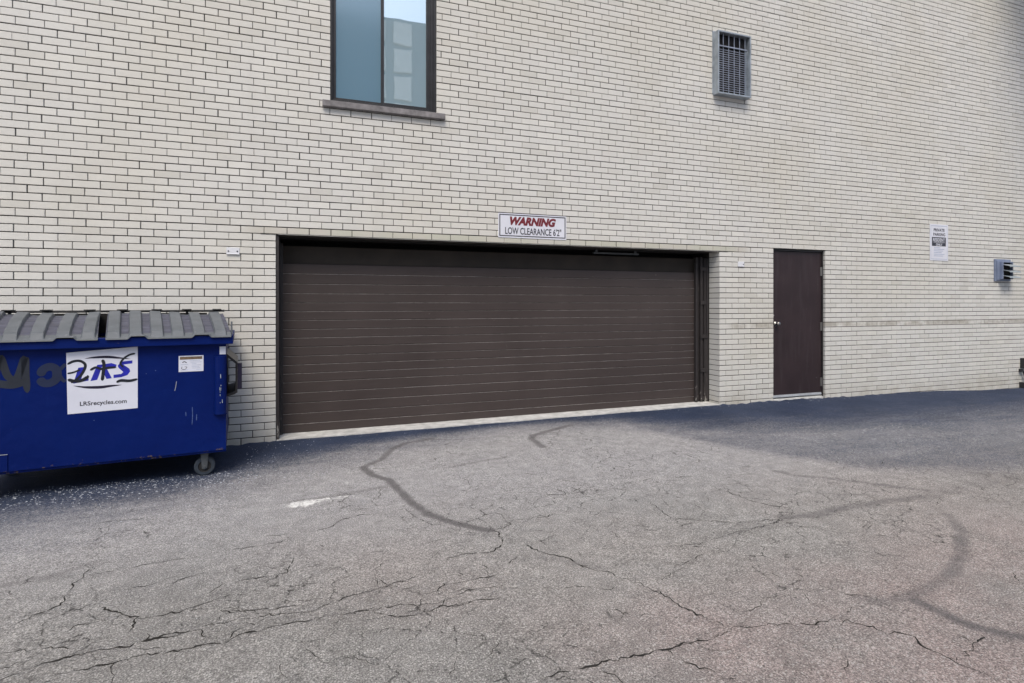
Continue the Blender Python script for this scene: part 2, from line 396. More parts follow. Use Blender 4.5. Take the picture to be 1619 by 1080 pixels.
# ---------------------------------------------------------------- ground
TAR=[ (0.035,0.75,[(1.125,-0.393),(0.866,-0.466),(0.711,-0.615),(0.575,-0.925),(0.404,-1.077)]),(0.032,1,[(0.404,-1.077),(0.456,-1.318),(0.569,-1.484),(0.612,-1.765),(0.654,-2.049),(0.716,-2.28),(0.82,-2.454),(0.941,-2.6),(1.021,-2.664)]),(0.04,0.45,[(0.563,-1.622),(0.332,-1.663),(0.113,-1.722),(-0.114,-1.738)]),(0.03,0.5,[(1.624,-1.223),(1.441,-1.259),(1.263,-1.293),(1.033,-1.351)]),(0.02,0.6,[(1.125,-0.393),(1.351,-0.514),(1.868,-0.527)]),(0.04,0.8,[(2.682,-0.336),(2.391,-0.471),(2.137,-0.601),(2.072,-0.717),(2.058,-1.035)]),(0.06,0.8,[(2.839,-3.101),(3.055,-3.151),(3.376,-3.119),(3.706,-3.144),(4.051,-3.17)]),(0.1,0.45,[(4.051,-3.17),(4.676,-3.105),(5.34,-3.1)]),(0.04,0.6,[(3.572,-2.325),(3.617,-2.475),(3.81,-2.63),(3.984,-2.815),(4.127,-2.983),(4.232,-3.095)]),(0.05,0.75,[(3.873,-3.448),(3.701,-3.627),(3.377,-3.83),(3.098,-3.96),(2.869,-4.014),(2.618,-4.048),(2.45,-4.017),(2.392,-3.966)]),(0.035,0.85,[(2.631,-4.082),(2.644,-4.172),(2.642,-4.264),(2.679,-4.34),(2.762,-4.43)]),(0.05,0.55,[(-1.423,-2.475),(-1.309,-2.452),(-1.213,-2.437),(-1.141,-2.375),(-1.068,-2.346)]),(0.05,0.4,[(-1.078,-3.294),(-0.952,-3.255),(-0.858,-3.239),(-0.701,-3.244)]),(0.04,0.45,[(1.155,-3.084),(1.333,-3.227),(1.418,-3.314)]),(0.09,0.35,[(-0.309,-3.498),(-0.225,-3.468),(-0.134,-3.481)]) ]
CRACKS=[ (1.2,[(1.021,-2.664),(1.059,-2.726),(1.013,-2.88),(0.95,-2.941),(0.879,-2.936),(0.794,-2.925),(0.742,-2.886)]),(0.6,[(0.794,-2.925),(0.685,-2.944),(0.595,-2.968),(0.513,-2.968)]),(1.3,[(-1.07,-3.315),(-1.026,-3.285),(-0.933,-3.252),(-0.831,-3.228),(-0.68,-3.24),(-0.578,-3.211),(-0.441,-3.209)]),(0.8,[(-0.441,-3.209),(-0.301,-3.192),(-0.162,-3.217),(0.005,-3.239),(0.156,-3.169),(0.347,-3.133),(0.491,-3.089)]),(1.2,[(-0.905,-3.356),(-0.821,-3.35),(-0.714,-3.347),(-0.636,-3.329),(-0.527,-3.349),(-0.42,-3.335),(-0.318,-3.346),(-0.181,-3.296),(-0.045,-3.31),(0.057,-3.296)]),(0.8,[(0.057,-3.296),(0.174,-3.313),(0.366,-3.316),(0.542,-3.366),(0.709,-3.295),(0.891,-3.315)]),(0.9,[(-0.664,-3.035),(-0.568,-3.039),(-0.499,-3.016),(-0.405,-2.966),(-0.361,-2.952)]),(1.2,[(-0.906,-2.841),(-0.835,-2.921),(-0.715,-3.016),(-0.711,-3.08),(-0.727,-3.145)]),(1.1,[(-0.645,-3.164),(-0.609,-3.222),(-0.551,-3.232),(-0.441,-3.209),(-0.406,-3.285)]),(0.8,[(-0.019,-2.325),(0.097,-2.294),(0.195,-2.174),(0.313,-2.145),(0.391,-2.162)]),(0.7,[(-1.046,-2.463),(-0.931,-2.487),(-0.772,-2.454),(-0.598,-2.452),(-0.404,-2.417),(-0.324,-2.417),(-0.162,-2.411),(-0.019,-2.325)]),(0.8,[(-0.369,-2.832),(-0.244,-2.822),(-0.113,-2.819),(-0.089,-2.644)]),(0.8,[(-0.336,-3.102),(-0.218,-3.139),(-0.048,-3.166),(0.019,-3.176)]),(0.8,[(-1.103,-2.712),(-1.089,-2.628),(-1.082,-2.432),(-1.056,-2.388)]),(0.5,[(-1.303,-1.736),(-1.07,-1.742),(-0.834,-1.717),(-0.728,-1.71)]),(0.8,[(0.926,-3.213),(0.795,-3.216),(0.653,-3.213),(0.609,-3.197),(0.565,-3.258),(0.461,-3.256)]),(0.9,[(0.853,-3.422),(0.679,-3.402),(0.533,-3.404),(0.351,-3.416),(0.241,-3.324)]),(0.8,[(0.313,-3.041),(0.349,-3.118),(0.425,-3.114),(0.494,-3.073)]),(0.6,[(0.687,-3.074),(0.716,-3.153),(0.66,-3.116)]),(0.6,[(-0.441,-3.209),(-0.377,-3.164),(-0.361,-2.952)]),(0.8,[(-1.194,-2.893),(-1.139,-2.837),(-1.08,-2.777),(-1.078,-2.662)]),(0.6,[(-0.996,-3.048),(-0.937,-2.998),(-0.849,-2.993),(-0.715,-3.016)]),(0.5,[(-1.213,-1.819),(-1.148,-2.008),(-1.208,-1.987)]),(0.5,[(0.443,-1.875),(0.476,-1.679),(0.537,-1.643)]),(1.5,[(0.797,-4.003),(0.883,-3.985),(0.976,-3.984),(1.047,-3.98),(1.186,-3.983),(1.324,-3.997),(1.422,-3.989),(1.551,-4.006),(1.595,-3.983)]),(0.9,[(1.595,-3.983),(1.671,-3.962),(1.785,-3.986),(1.912,-4.017),(2.069,-4.056),(2.18,-4.058)]),(1.2,[(2.18,-4.058),(2.229,-4.14),(2.276,-4.218),(2.342,-4.277),(2.314,-4.346),(2.324,-4.433),(2.354,-4.503),(2.36,-4.561)]),(1.5,[(1.65,-3.947),(1.625,-3.856),(1.586,-3.774),(1.574,-3.684),(1.567,-3.606),(1.54,-3.58)]),(1.0,[(1.54,-3.58),(1.523,-3.509),(1.446,-3.396),(1.356,-3.292),(1.31,-3.16),(1.21,-3.043),(1.14,-2.932),(1.051,-2.856)]),(0.7,[(0.881,-3.341),(0.963,-3.386),(1.177,-3.433),(1.363,-3.507),(1.486,-3.538),(1.54,-3.58)]),(0.7,[(2.149,-3.616),(2.225,-3.696),(2.301,-3.782),(2.356,-3.86),(2.36,-3.909),(2.427,-3.955),(2.491,-4.002)]),(0.6,[(1.415,-2.227),(1.624,-2.255),(1.856,-2.247),(2.034,-2.163),(2.266,-2.192),(2.539,-2.169),(2.847,-2.239),(3.137,-2.301),(3.587,-2.376)]),(0.6,[(1.473,-1.653),(1.657,-1.746),(1.83,-1.978),(2.034,-2.163)]),(0.8,[(2.186,-3.222),(2.354,-3.188),(2.533,-3.178),(2.7,-3.161),(2.916,-3.129)]),(0.8,[(2.907,-3.138),(2.637,-3.095),(2.474,-3.052),(2.302,-2.962),(2.166,-2.885),(2.19,-2.562)]),(0.6,[(2.302,-2.962),(2.125,-3.004),(1.972,-2.959),(1.856,-2.854),(1.828,-2.706)]),(0.5,[(3.184,-1.677),(3.192,-1.843),(3.029,-2.128)]),(0.9,[(2.902,-2.5),(2.848,-2.629),(2.863,-2.739),(2.934,-2.928),(3.022,-2.991),(2.928,-3.105)]),(1.0,[(1.347,-4.068),(1.369,-4.116),(1.416,-4.167),(1.466,-4.228)]),(1.0,[(2.653,-4.331),(2.609,-4.374),(2.529,-4.379),(2.43,-4.409),(2.336,-4.437)]),(0.6,[(1.529,-3.117),(1.712,-3.153),(1.856,-3.192),(2.157,-3.257)]),(0.6,[(2.673,-3.532),(2.807,-3.58),(2.904,-3.658),(2.973,-3.716),(3.077,-3.782)]),(0.7,[(1.343,-3.132),(1.428,-3.155),(1.53,-3.22)]),(0.7,[(1.131,-3.228),(1.27,-3.242),(1.372,-3.26)]),(0.6,[(1.074,-3.473),(1.121,-3.549),(1.239,-3.635),(1.341,-3.74),(1.429,-3.78)]),(0.7,[(3.36,-4.055),(3.289,-4.133),(3.28,-4.163)]),(0.6,[(1.662,-3.576),(1.799,-3.415),(1.925,-3.384),(2.117,-3.33),(2.186,-3.222)]),(0.5,[(2.641,-3.387),(2.673,-3.532)]),(0.6,[(2.68,-3.206),(2.902,-3.286),(3.026,-3.382)]),(0.6,[(4.125,-3.391),(4.201,-3.479),(4.455,-3.523)]),(0.8,[(1.324,-3.997),(1.347,-4.068)]),(0.6,[(2.18,-4.058),(2.329,-4.016),(2.384,-4.036)]),(0.5,[(4.032,-2.35),(4.225,-2.341),(4.499,-2.21)]) ]

fx = np.array([-1e3, -.7, -.3, 4.9, 5.9, 6.86, 8.6, 9.9, 11, 1e3])
fz = np.array([.024, .024, .03, .046, .039, .027, .011, -.031, -.06, -.06])
def gz(x, y):
    a = np.interp(x, fx, fz)
    rag = (.005*np.sin(np.asarray(x)*9.1)+.004*np.sin(np.asarray(x)*23.7+1)+.004*np.sin(np.asarray(x)*41.3)+.004*np.sin(np.asarray(x)*2.3))*np.exp(-np.abs(np.asarray(y))/.05)*np.where((np.asarray(x) > -.36) & (np.asarray(x) < 5.02), 0.0, 1.0)
    return rag + a*np.exp(-np.maximum(0, -np.asarray(y))/.7) + .006*np.sin(np.asarray(x)*1.7+1)*np.sin(np.asarray(y)*1.3)*np.clip(-np.asarray(y)/1.5, 0, 1)
def axis(fine0, fine1, step, far):
    a = np.arange(fine0, fine1+1e-6, step); out = list(a); s = step; x = fine1
    while x < far[1]: s *= 1.35; x += s; out.append(x)
    s = step; x = fine0; pre = []
    while x > far[0]: s *= 1.35; x -= s; pre.append(x)
    return np.array(pre[::-1]+out)
gx = axis(-3.2, 8.0, .03, (-400, 400)); gy = axis(-4.8, .5, .03, (-400, 60))
XX, YY = np.meshgrid(gx, gy); ZZ = gz(XX, YY)
wob = .06*np.sin(XX*3.1+YY*1.7)+.04*np.sin(XX*7.3-YY*5)
def dist_poly(pts, X, Y):
    d = np.full(X.shape, 1e9)
    for (ax, ay), (bx, by) in zip(pts[:-1], pts[1:]):
        dx, dy = bx-ax, by-ay; L2 = dx*dx+dy*dy+1e-12
        u = np.clip(((X-ax)*dx+(Y-ay)*dy)/L2, 0, 1)
        d = np.minimum(d, np.hypot(X-(ax+u*dx), Y-(ay+u*dy)))
    return d
# darker bluish asphalt along the wall: a weaker outer zone and a stronger inner one
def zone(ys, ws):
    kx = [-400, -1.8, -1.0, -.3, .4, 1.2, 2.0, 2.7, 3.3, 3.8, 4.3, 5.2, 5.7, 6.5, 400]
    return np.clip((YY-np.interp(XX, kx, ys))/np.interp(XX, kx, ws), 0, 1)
dark_zone = .56*zone([-2.8, -2.5, -2.15, -1.65, -1.2, -.9, -.65, -.68, -1.0, -1.95, -2.75, -3.15, -3.25, -3.8, -4.2],
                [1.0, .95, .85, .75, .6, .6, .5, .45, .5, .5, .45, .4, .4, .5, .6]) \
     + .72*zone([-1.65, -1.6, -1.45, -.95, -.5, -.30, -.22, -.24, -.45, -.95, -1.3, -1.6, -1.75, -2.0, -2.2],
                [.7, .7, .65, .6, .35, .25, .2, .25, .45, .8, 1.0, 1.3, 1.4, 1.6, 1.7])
tar = np.zeros_like(XX)
for w, s_, pts in TAR:
    if w >= .05: w *= .8; s_ = min(s_, .62)
    elif s_ < .7: s_ = max(s_, .55)
    lo = np.min(np.array(pts), 0)-.4; hi = np.max(np.array(pts), 0)+.4
    mk = (XX > lo[0]) & (XX < hi[0]) & (YY > lo[1]) & (YY < hi[1])
    d = dist_poly(pts, XX[mk], YY[mk])
    tar[mk] = np.maximum(tar[mk], s_*np.clip(1.35-d/w*.75, 0, 1))
white = np.zeros_like(XX)
for cx, cy, rx, ry, s_ in [(-.05, -1.80, .085, .045, .95), (.09, -1.75, .15, .022, .80), (.26, -1.44, .05, .02, .6),
                           (-.03, -2.30, .16, .05, .38), (6.2, -1.6, .9, .10, .42), (5.0, -1.55, .35, .08, .40), (7.6, -1.2, .6, .15, .38), (4.3, -2.25, .3, .08, .40)]:
    d = np.sqrt(((XX-cx)/rx)**2+((YY-cy)/ry)**2); white = np.maximum(white, s_*np.clip(1.5-d*.6, 0, 1))
ny, nx = XX.shape
gb = MB(); vv = np.stack([XX.ravel(), YY.ravel(), ZZ.ravel()], 1)
ii = np.arange(nx-1)[None, :]+np.arange(ny-1)[:, None]*nx; ii = ii.ravel()
ff = np.stack([ii, ii+1, ii+1+nx, ii+nx], 1)
nv = len(vv); cvv, cff = [], []
ground_tone_c = np.stack([dark_zone.ravel(), tar.ravel(), white.ravel(), np.ones(nv)], 1)
# jagged open cracks as narrow ribbons lying on the sheet
def jag(pts, w):
    P = [np.array(p, float) for p in pts]; out = [P[0]]
    for a, b in zip(P[:-1], P[1:]):
        L = np.linalg.norm(b-a); k = max(2, int(L/.015)); nrm = np.array([-(b-a)[1], (b-a)[0]])/max(L, 1e-6); o = 0
        for j in range(1, k+1):
            o = .62*o + random.gauss(0, .0062); q = a+(b-a)*j/k + nrm*(o if j < k else o*.5); out.append(q)
    return out
for _ in range(170):
    x, y = random.uniform(-1.3, 6.0), random.uniform(-4.5, -2.0)
    if y > -2.6 and random.random() < .55: continue
    h_ = random.choice([.17, .17, .1, .4, -.5, 1.1, -1.0])+random.gauss(0, .25); pts = [(x, y)]
    for k in range(random.randint(2, 6)):
        h_ += random.gauss(0, .45); L_ = random.uniform(.04, .11); x += L_*math.cos(h_); y += L_*math.sin(h_); pts.append((x, y))
    CRACKS.append((random.choice([.35, .4, .5, .6]), pts))
for w, pts in CRACKS:
    J = jag(pts, w); n = len(J); base = nv+len(cvv); gap = False; prev = None
    seed = random.random()*50
    for i, p in enumerate(J):
        d = J[min(i+1, n-1)]-J[max(i-1, 0)]; d /= np.linalg.norm(d)+1e-9; nn = np.array([-d[1], d[0]])
        u = i/(n-1); env = min(1, 6*u, 6*(1-u))*.8+.2
        mod = (.35+1.1*abs(math.sin(seed+i*.23+math.sin(i*.11))))*random.uniform(.35, 1.45)
        if math.sin(seed*2+i*.31)+.6*math.sin(seed+i*.83) < -1.12: mod *= .12
        ww = .0021*w*env*mod*(1.1+.25*max(0, p[1]+4.5))
        if w < .75 and math.sin(seed*3+i*.21) < -.35: ww *= .1
        k = nv+len(cvv)
        for q in (p+nn*ww, p-nn*ww): cvv.append((q[0], q[1], float(gz(q[0], q[1]))+.0015))
        if prev is not None: cff.append((prev, prev+1, k+1, k))
        prev = k
me = bpy.data.meshes.new('ground')
allv = np.vstack([vv, np.array(cvv)])
me.from_pydata(allv.tolist(), [], ff.tolist()+cff)
me.materials.append(M['asphalt']); me.materials.append(M['crack'])
me.polygons.foreach_set('material_index', [0]*len(ff)+[1]*len(cff))
ca = me.color_attributes.new('ground_tone', 'FLOAT_COLOR', 'POINT')
ca.data.foreach_set('color', np.vstack([ground_tone_c, np.zeros((len(cvv), 4))]).ravel().astype(np.float32))
me.polygons.foreach_set('use_smooth', [True]*len(me.polygons)); me.update()
ground = bpy.data.objects.new('ground', me); COL.objects.link(ground); tag(ground, kind='structure')

# loose grit: pale near the dumpster, a thin scatter elsewhere
gr = MB()
def pebble(x, y, r, mi, flat=.5, el=1):
    a = random.random()*6.28; z = float(gz(x, y)); n = len(gr.v); k = 5
    for j in range(k):
        rr = r*random.uniform(.7, 1.2); an = a+6.283*j/k
        gr.v.append((x+rr*el*math.cos(an), y+rr*math.sin(an), z-.001))
    gr.v.append((x+random.uniform(-.3, .3)*r, y+random.uniform(-.3, .3)*r, z+r*flat*1.3))
    for j in range(k): gr.f.append((n+j, n+(j+1) % k, n+k)); gr.mi.append(mi)
for _ in range(1100):
    x = random.uniform(-2.4, .1); y = -.84-abs(random.gauss(0, .28))-.02*(x+1)
    if x > -.55: y = random.uniform(-1.2, -.1)
    if random.random() < .5 and x > -.3: continue
    pebble(x, y, random.choice([.002, .0025, .003, .0035, .005]), 0, .5, random.uniform(1, 1.8))
for _ in range(190):
    pebble(random.uniform(-2.4, -.4), random.uniform(-1.25, -.85), random.uniform(.005, .008), 0, .25, 1.8)
for _ in range(700):
    x = random.uniform(-2, 9); y = random.uniform(-4.3, -.1)
    pebble(x, y, random.uniform(.0015, .0035), random.random() < .5)
for _ in range(420):
    x = random.uniform(-.3, 11); pebble(x, -abs(random.gauss(0, .06))-.01, random.uniform(.002, .007), random.random() < .6)
grit = gr.build('loose_grit', [M['pebble'], M['pebble_dark']]); tag(grit, 'pale and dark loose grit scattered over the asphalt', 'grit', kind='stuff')

# ---------------------------------------------------------------- brick building
bld = empty('brick_building', (0, 0, 0))
tag(bld, 'painted cream brick building with brown garage door, plain door and upstairs window', 'building')
CH, BL, Z0 = .0678, .2048, 2.045
BX0, BX1, BTOP = -8.2, 17.6, Z0+96*CH
OPEN = [(-.325, 5.0, -2, Z0, .20), (5.90, 6.845, -2, Z0+CH, .075), (.18, 1.265, Z0+20*CH, Z0+42*CH, .10)]
wb = MB()
nlo = -33
for n in range(nlo, 96):
    z0, z1 = Z0+n*CH, Z0+(n+1)*CH; zm = (z0+z1)/2
    cuts = sorted((a, b, dpt) for a, b, lo, hi, dpt in OPEN if lo < zm < hi)
    segs = []; x = BX0; ldep = .013
    for a, b, dpt in cuts: segs.append((x, a, ldep, dpt)); x = b; ldep = dpt
    segs.append((x, BX1, ldep, .013))
    jz = random.gauss(0, .0006)
    over = any(lo < zm-CH < hi or lo < zm+CH < hi for a, b, lo, hi, dpt in OPEN)
    for a, b, dl_, dr_ in segs:
        off = 0 if n % 2 else BL/2          # rows of odd n have a full brick at the garage edge
        k = math.floor((a-(-.325)-off)/BL)
        xx = -.325+off+k*BL
        drift = 0 if n < 1 else .012*math.sin(n*1.3)
        while xx < b:
            l = max(a, xx+drift+random.gauss(0, .0012)); r_ = min(b, xx+BL+drift+random.gauss(0, .0012))
            if l-a < .045: l = a
            if b-r_ < .045: r_ = b
            if r_-l > .045:
                L = a if l == a else l+.0030; Rr = b if r_ == b else r_-.0030
                dep = .013
                if l == a: dep = dl_
                if r_ == b: dep = max(dep, dr_) if dr_ > .02 else dep
                if over: dep = max(dep, .1)
                y = random.gauss(0, .0007)
                wb.cbox(L, Rr, y, dep, z0+.0040+jz, z1-.0040+jz, .0022, 0)
            xx += BL
# mortar bed behind the bricks, with the same openings
xs = sorted({BX0, BX1, -.325, 5.0, 5.90, 6.845, .18, 1.265}); zs = sorted({-.25, Z0, Z0+CH, Z0+20*CH, Z0+42*CH, BTOP})
for xa, xb in zip(xs[:-1], xs[1:]):
    for za, zb in zip(zs[:-1], zs[1:]):
        xm, zm = (xa+xb)/2, (za+zb)/2
        if any(a < xm < b and lo < zm < hi for a, b, lo, hi, dpt in OPEN): continue
        wb.quad((xa, .008, za), (xb, .008, za), (xb, .008, zb), (xa, .008, zb), 1)
e = .006
for a, b, lo, hi, dpt in OPEN:
    lo = max(lo, -.25); D = .62
    wb.quad((a-e, .008, lo), (a-e, D, lo), (a-e, D, hi+e), (a-e, .008, hi+e), 1)
    wb.quad((b+e, .008, lo), (b+e, D, lo), (b+e, D, hi+e), (b+e, .008, hi+e), 1)
    wb.quad((a-e, .008, hi+e), (b+e, .008, hi+e), (b+e, D, hi+e), (a-e, D, hi+e), 1)
wb.box(BX0, BX0+.2, .02, 12, -.25, BTOP, 1); wb.box(BX1-.2, BX1, .02, 12, -.25, BTOP, 1); wb.box(BX0+.2, BX1-.2, 11.8, 12, -.25, BTOP, 1)
wb.build('wall', [M['brick'], M['mortar']], bld, recalc=False)
r = MB(); r.box(BX0-.05, BX1+.05, -.03, 12.05, BTOP+.002, BTOP+.16); r.build('roof', M['roof'], bld)
q = MB(); q.box(10.3, 17.5, -2.8, -.005, 8.1, 8.35); q.build('shade_slab', M['concrete'], bld, bevel=.01)  # unseen slab, added above the view to shade the upper right wall
# steel angle over the garage opening, showing a thin lip
l = MB(); l.box(-.46, 5.13, -.004, .19, Z0-.0045, Z0+.0045)
l.box(-.30, 4.98, -.0055, -.0042, Z0-.0040, Z0-.0012, 1)
l.build('steel_lintel', [M['steel_lintel'], M['concrete']], bld)

# garage door: separate slats, edge highlight painted as a pale strip on each joint
YD = .25
ys = [416, 432.2, 448.6, 463.9, 478.5, 492.7, 506.8, 521, 535, 549.3, 563.6, 577.6, 591.5, 605.4, 622.4, 638.5, 655.3, 672, 686]
zz = [1.38-(y-478)/155 for y in ys]
gd = MB()
for i in range(len(zz)-1):
    zt, zb = zz[i], zz[i+1]
    yo = YD+random.uniform(-.002, .002)
    gd.cbox(-.32, 4.995, yo, YD+.04, zb+.0015, zt-.004, .004, 0)
    if i: 
        x = -.30
        while x < 4.85:
            w = random.uniform(.5, 1.6)
            gd.box(x, min(4.9, x+w), yo-.0015, YD+.03, zt-.0042, zt-.0042+random.uniform(.0022, .0042), 1); x += w
gd.box(-.32, 4.995, YD+.015, YD+.04, zz[-1], zz[0], 2)
gdo = gd.build('garage_door', [M['brown'], M['edge'], M['dark_void']], bld, recalc=False)
s = MB(); s.box(-.26, 4.81, YD-.004, YD+.03, zz[-1]-.010, zz[-1]-.001); s.build('bottom_rail', M['steel_light'], gdo, bevel=.002)
s = MB(); s.box(-.26, 4.81, YD+.004, YD+.03, zz[-1]-.028, zz[-1]-.0105); s.build('rubber_seal', M['black_rubber'], gdo)
# tracks
tr = MB()
tr.box(4.925, 4.992, .205, .30, -.02, 1.965); tr.box(4.90, 4.925, .225, .30, -.02, 1.965); tr.box(4.868, 4.90, .210, .30, -.02, 1.98)
tr.box(4.815, 4.868, .240, .30, -.02, 1.98); tr.box(4.790, 4.815, .205, .249, .03, 1.90); tr.cyl((4.965, .195, .9), (4.965, .195, 1.95), .008)
for zq in (.08, .45, .9, 1.35, 1.8): tr.box(4.86, 4.97, .197, .206, zq, zq+.05)
tr.build('door_track', M['track'], gdo, bevel=.002)
tl = MB()
tl.box(-.322, -.297, .012, .30, -.02, Z0-.006); tl.box(-.297, -.270, .215, .249, .03, 1.98); tl.box(-.297, -.283, .19, .30, -.02, 1.98)
tl.build('door_track', M['track'], gdo, bevel=.002)
hd = MB(); hd.box(-.30, 4.995, .275, .34, 1.76, 1.960, 0); hd.box(-.32, 4.995, .56, .58, 1.70, Z0, 1); hd.box(-.32, 4.995, .34, .56, 1.74, 1.752, 1)  # header and void boards coloured dark to deepen the recess shade
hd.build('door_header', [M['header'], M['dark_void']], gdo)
lb = MB(); lb.box(3.30, 3.95, .26, .30, 1.985, 2.005); lb.box(3.33, 3.36, .27, .29, 2.0045, 2.038); lb.box(3.89, 3.92, .27, .29, 2.0045, 2.038)
lb.build('ceiling_bracket', M['caster_steel'], gdo)
sf = MB(); sf.box(-.318, 4.993, .195, .60, Z0-.012, Z0-.006); sf.build('soffit', M['dark_void'], bld)  # near-black soffit: recess shade put into its colour

# entry door
fr = MB()
fr.box(5.903, 5.922, .030, .12, -.02, 2.108); fr.box(6.822, 6.842, .030, .12, -.02, 2.108); fr.box(5.922, 6.822, .030, .12, 2.088, 2.108)
fr.build('door_frame', M['frame_dark'], bld, bevel=.002)
dz0 = .075
dd = MB(); dd.box(5.926, 6.816, .046, .090, dz0, 2.082)
ed = dd.build('door', M['door'], bld, bevel=.002)
k = MB(); k.lathe((5.985, .046, 1.086), (0, -1, 0), [(0, .034), (.006, .033), (.010, .014), (.030, .013), (.036, .022), (.048, .028), (.060, .027), (.068, .018), (.070, 0)])
k.build('door_knob', M['steel_shiny'], ed, smooth=True)
k = MB(); k.lathe((5.945, .046, 1.20), (0, -1, 0), [(0, .011), (.005, .011), (.008, .006), (.008, 0)]); k.build('latch_plug', M['steel_shiny'], ed, smooth=True)
for za, zb in ((1.756, 1.878), (.977, 1.097), (.190, .312)):
    h = MB(); h.box(6.795, 6.8145, .041, .0455, za, zb); h.cyl((6.819, .037, za), (6.819, .037, zb), .0075, seg=12)
    for q in (.2, .5, .8): h.cyl((6.804, .0405, za+(zb-za)*q), (6.804, .0385, za+(zb-za)*q), .003, seg=8)
    h.build('hinge', M['steel_shiny'], ed)
h = MB(); h.box(5.93, 6.81, .036, .0455, dz0-.004, dz0+.030); h.box(5.93, 6.81, .032, .036, dz0+.006, dz0+.012); h.build('door_sweep', M['steel_light'], ed)
h = MB(); h.box(5.923, 6.821, .01, .12, -.02, .048); h.box(5.923, 6.821, .03, .10, .048, .056)
h.build('door_sill', M['concrete'], bld, bevel=.004)

# window
wf = MB(); za, zb = Z0+20*CH+.004, Z0+42*CH-.003
wf.box(.182, .200, .018, .10, za, zb); wf.box(1.235, 1.262, .018, .10, za, zb); wf.box(.205, 1.235, .018, .10, za, za+.022); wf.box(.205, 1.235, .018, .10, zb-.022, zb)
wf.box(1.205, 1.235, .034, .10, za+.022, zb-.022); wf.box(1.186, 1.205, .046, .10, za+.022, zb-.022)
wf.box(.200, .210, .040, .10, za+.022, zb-.022); wf.box(.210, 1.186, .034, .10, za+.022, za+.036)
wfo = wf.build('window_frame', M['black'], bld, bevel=.0015)
def sash(x0, x1, y, mat):
    s = MB(); w = .026
    s.box(x0, x0+w, y, y+.03, za+.037, zb-.024); s.box(x1-w, x1, y, y+.03, za+.037, zb-.024)
    s.box(x0+w, x1-w, y, y+.03, za+.037, za+.037+w); s.box(x0+w, x1-w, y, y+.03, zb-.024-w, zb-.024)
    g = s.build('sash', M['black'], wfo, bevel=.0015)
    s = MB(); s.box(x0+w-.004, x1-w+.004, y+.012, y+.018, za+.037+w-.004, zb-.02-w)
    s.build('pane', mat, wfo)
sash(.2105, .712, .060, M['pane_dark']); sash(.690, 1.1855, .042, M['pane_light'])
sl = MB(); sl.box(.105, 1.350, -.045, .017, za-.066, za-.006); sl.build('window_sill', M['sill'], bld, bevel=.004)

# concrete strip under the garage door
cs = MB(); n0 = 40
xs_ = np.linspace(-.318, 4.993, n0+1)
for i in range(n0):
    a, b = xs_[i], xs_[i+1]; fa = .010+.012*math.sin(i*.9)*.5; fb = .010+.012*math.sin((i+1)*.9)*.5
    za_ = float(gz(a, 0))+.008; zb_ = float(gz(b, 0))+.008
    cs.quad((a, -.02+fa, za_), (b, -.02+fb, zb_), (b, .45, zb_+.0), (a, .45, za_+.0))
    cs.quad((a, -.02+fa, -.05), (b, -.02+fb, -.05), (b, -.02+fb, zb_), (a, -.02+fa, za_))
tag(cs.build('concrete_threshold', M['concrete'], recalc=False), kind='structure')

# ---------------------------------------------------------------- things on the wall
def sleeve_unit():
    r = empty('air_conditioner', (5.16, 0, 4.06)); tag(r, 'louvred metal air conditioner sleeve sticking out of the upper brick wall', 'air conditioner')
    x0, x1, z0, z1, f = -.267, .267, 0, .81, -.10
    b = MB(); w = .020
    b.box(x0, x0+w, f, .005, z0, z1); b.box(x1-w, x1, f, .005, z0, z1); b.box(x0+w, x1-w, f, .005, z0, z0+w); b.box(x0+w, x1-w, f, .005, z1-w, z1)
    b.box(x0-.012, x0, -.012, .004, z0+.02, z1+.01); b.box(x0-.012, x1+.01, -.014, .004, z1+.001, z1+.022)
    b.build('sleeve', M['steel_galv'], r, bevel=.003)
    b = MB(); b.box(x0+w, x1-w, -.012, .004, z0+w, z1-w); b.build('coil', M['dark_void'], r)
    b = MB(); xa, xb = x0+w+.004, x1-w-.05; zc = z0+w+.60
    gy = -.062
    for i in range(6):
        x = xa+(xb-xa)*i/5; b.box(x-.003, x+.003, gy-.004, gy+.006, z0+w, z1-w)
    b.box(xa, xb+.03, gy-.012, gy-.002, zc, zc+.014)
    for i in range(20):
        z = z0+w+.012+i*(zc-z0-w-.02)/20; b.box(xa, xb, gy+.001, gy+.005, z, z+.0058)
    b.build('grille', M['grille'], r)
    b = MB()
    for i in range(14): z = zc+.022+i*.0105; b.box(xa, xb, gy+.02, gy+.03, z, z+.003)
    b.build('coil_fins', M['frame_dark'], r)
    b = MB(); b.box(xb+.006, x1-w, gy+.004, gy+.008, z0+w, zc)
    for i in range(24): z = z0+w+.01+i*(zc-z0-w-.02)/24; b.box(xb+.006, x1-w, gy-.004, gy+.005, z, z+.008)
    b.build('side_panel', M['steel_galv'], r)
sleeve_unit()

def warning():
    r = empty('warning_sign', (2.378, 0, 2.105)); tag(r, 'long white warning sign about low clearance above the brown garage door', 'sign')
    w, h = .418, .274
    b = MB(); b.box(-w, w, -.006, -.001, 0, h); b.build('sign_panel', M['sign_white'], r, bevel=.001)
    b = MB(); y = -.0066; t, m = .011, .012
    for (a, c, d, e_) in ((-w+m, w-m, h-m-t, h-m), (-w+m, w-m, m+.004, m+t+.004), (-w+m, -w+m+t, m+t+.004, h-m-t), (w-m-t, w-m, m+t+.004, h-m-t)):
        b.box(a, c, y, -.0061, d, e_)
    b.build('border', M['sign_black'], r)
    b = MB(); add_text(b, 'WARNING', -.282, .285, .142, .240, -.0070, bold=.06, shear=.28); b.build('lettering', M['sign_red'], r, recalc=False)
    b = MB(); add_text(b, "LOW CLEARANCE 6'2\"", -.338, .352, .040, .120, -.0070, bold=.016); b.build('lettering', M['sign_black'], r, recalc=False)
warning()

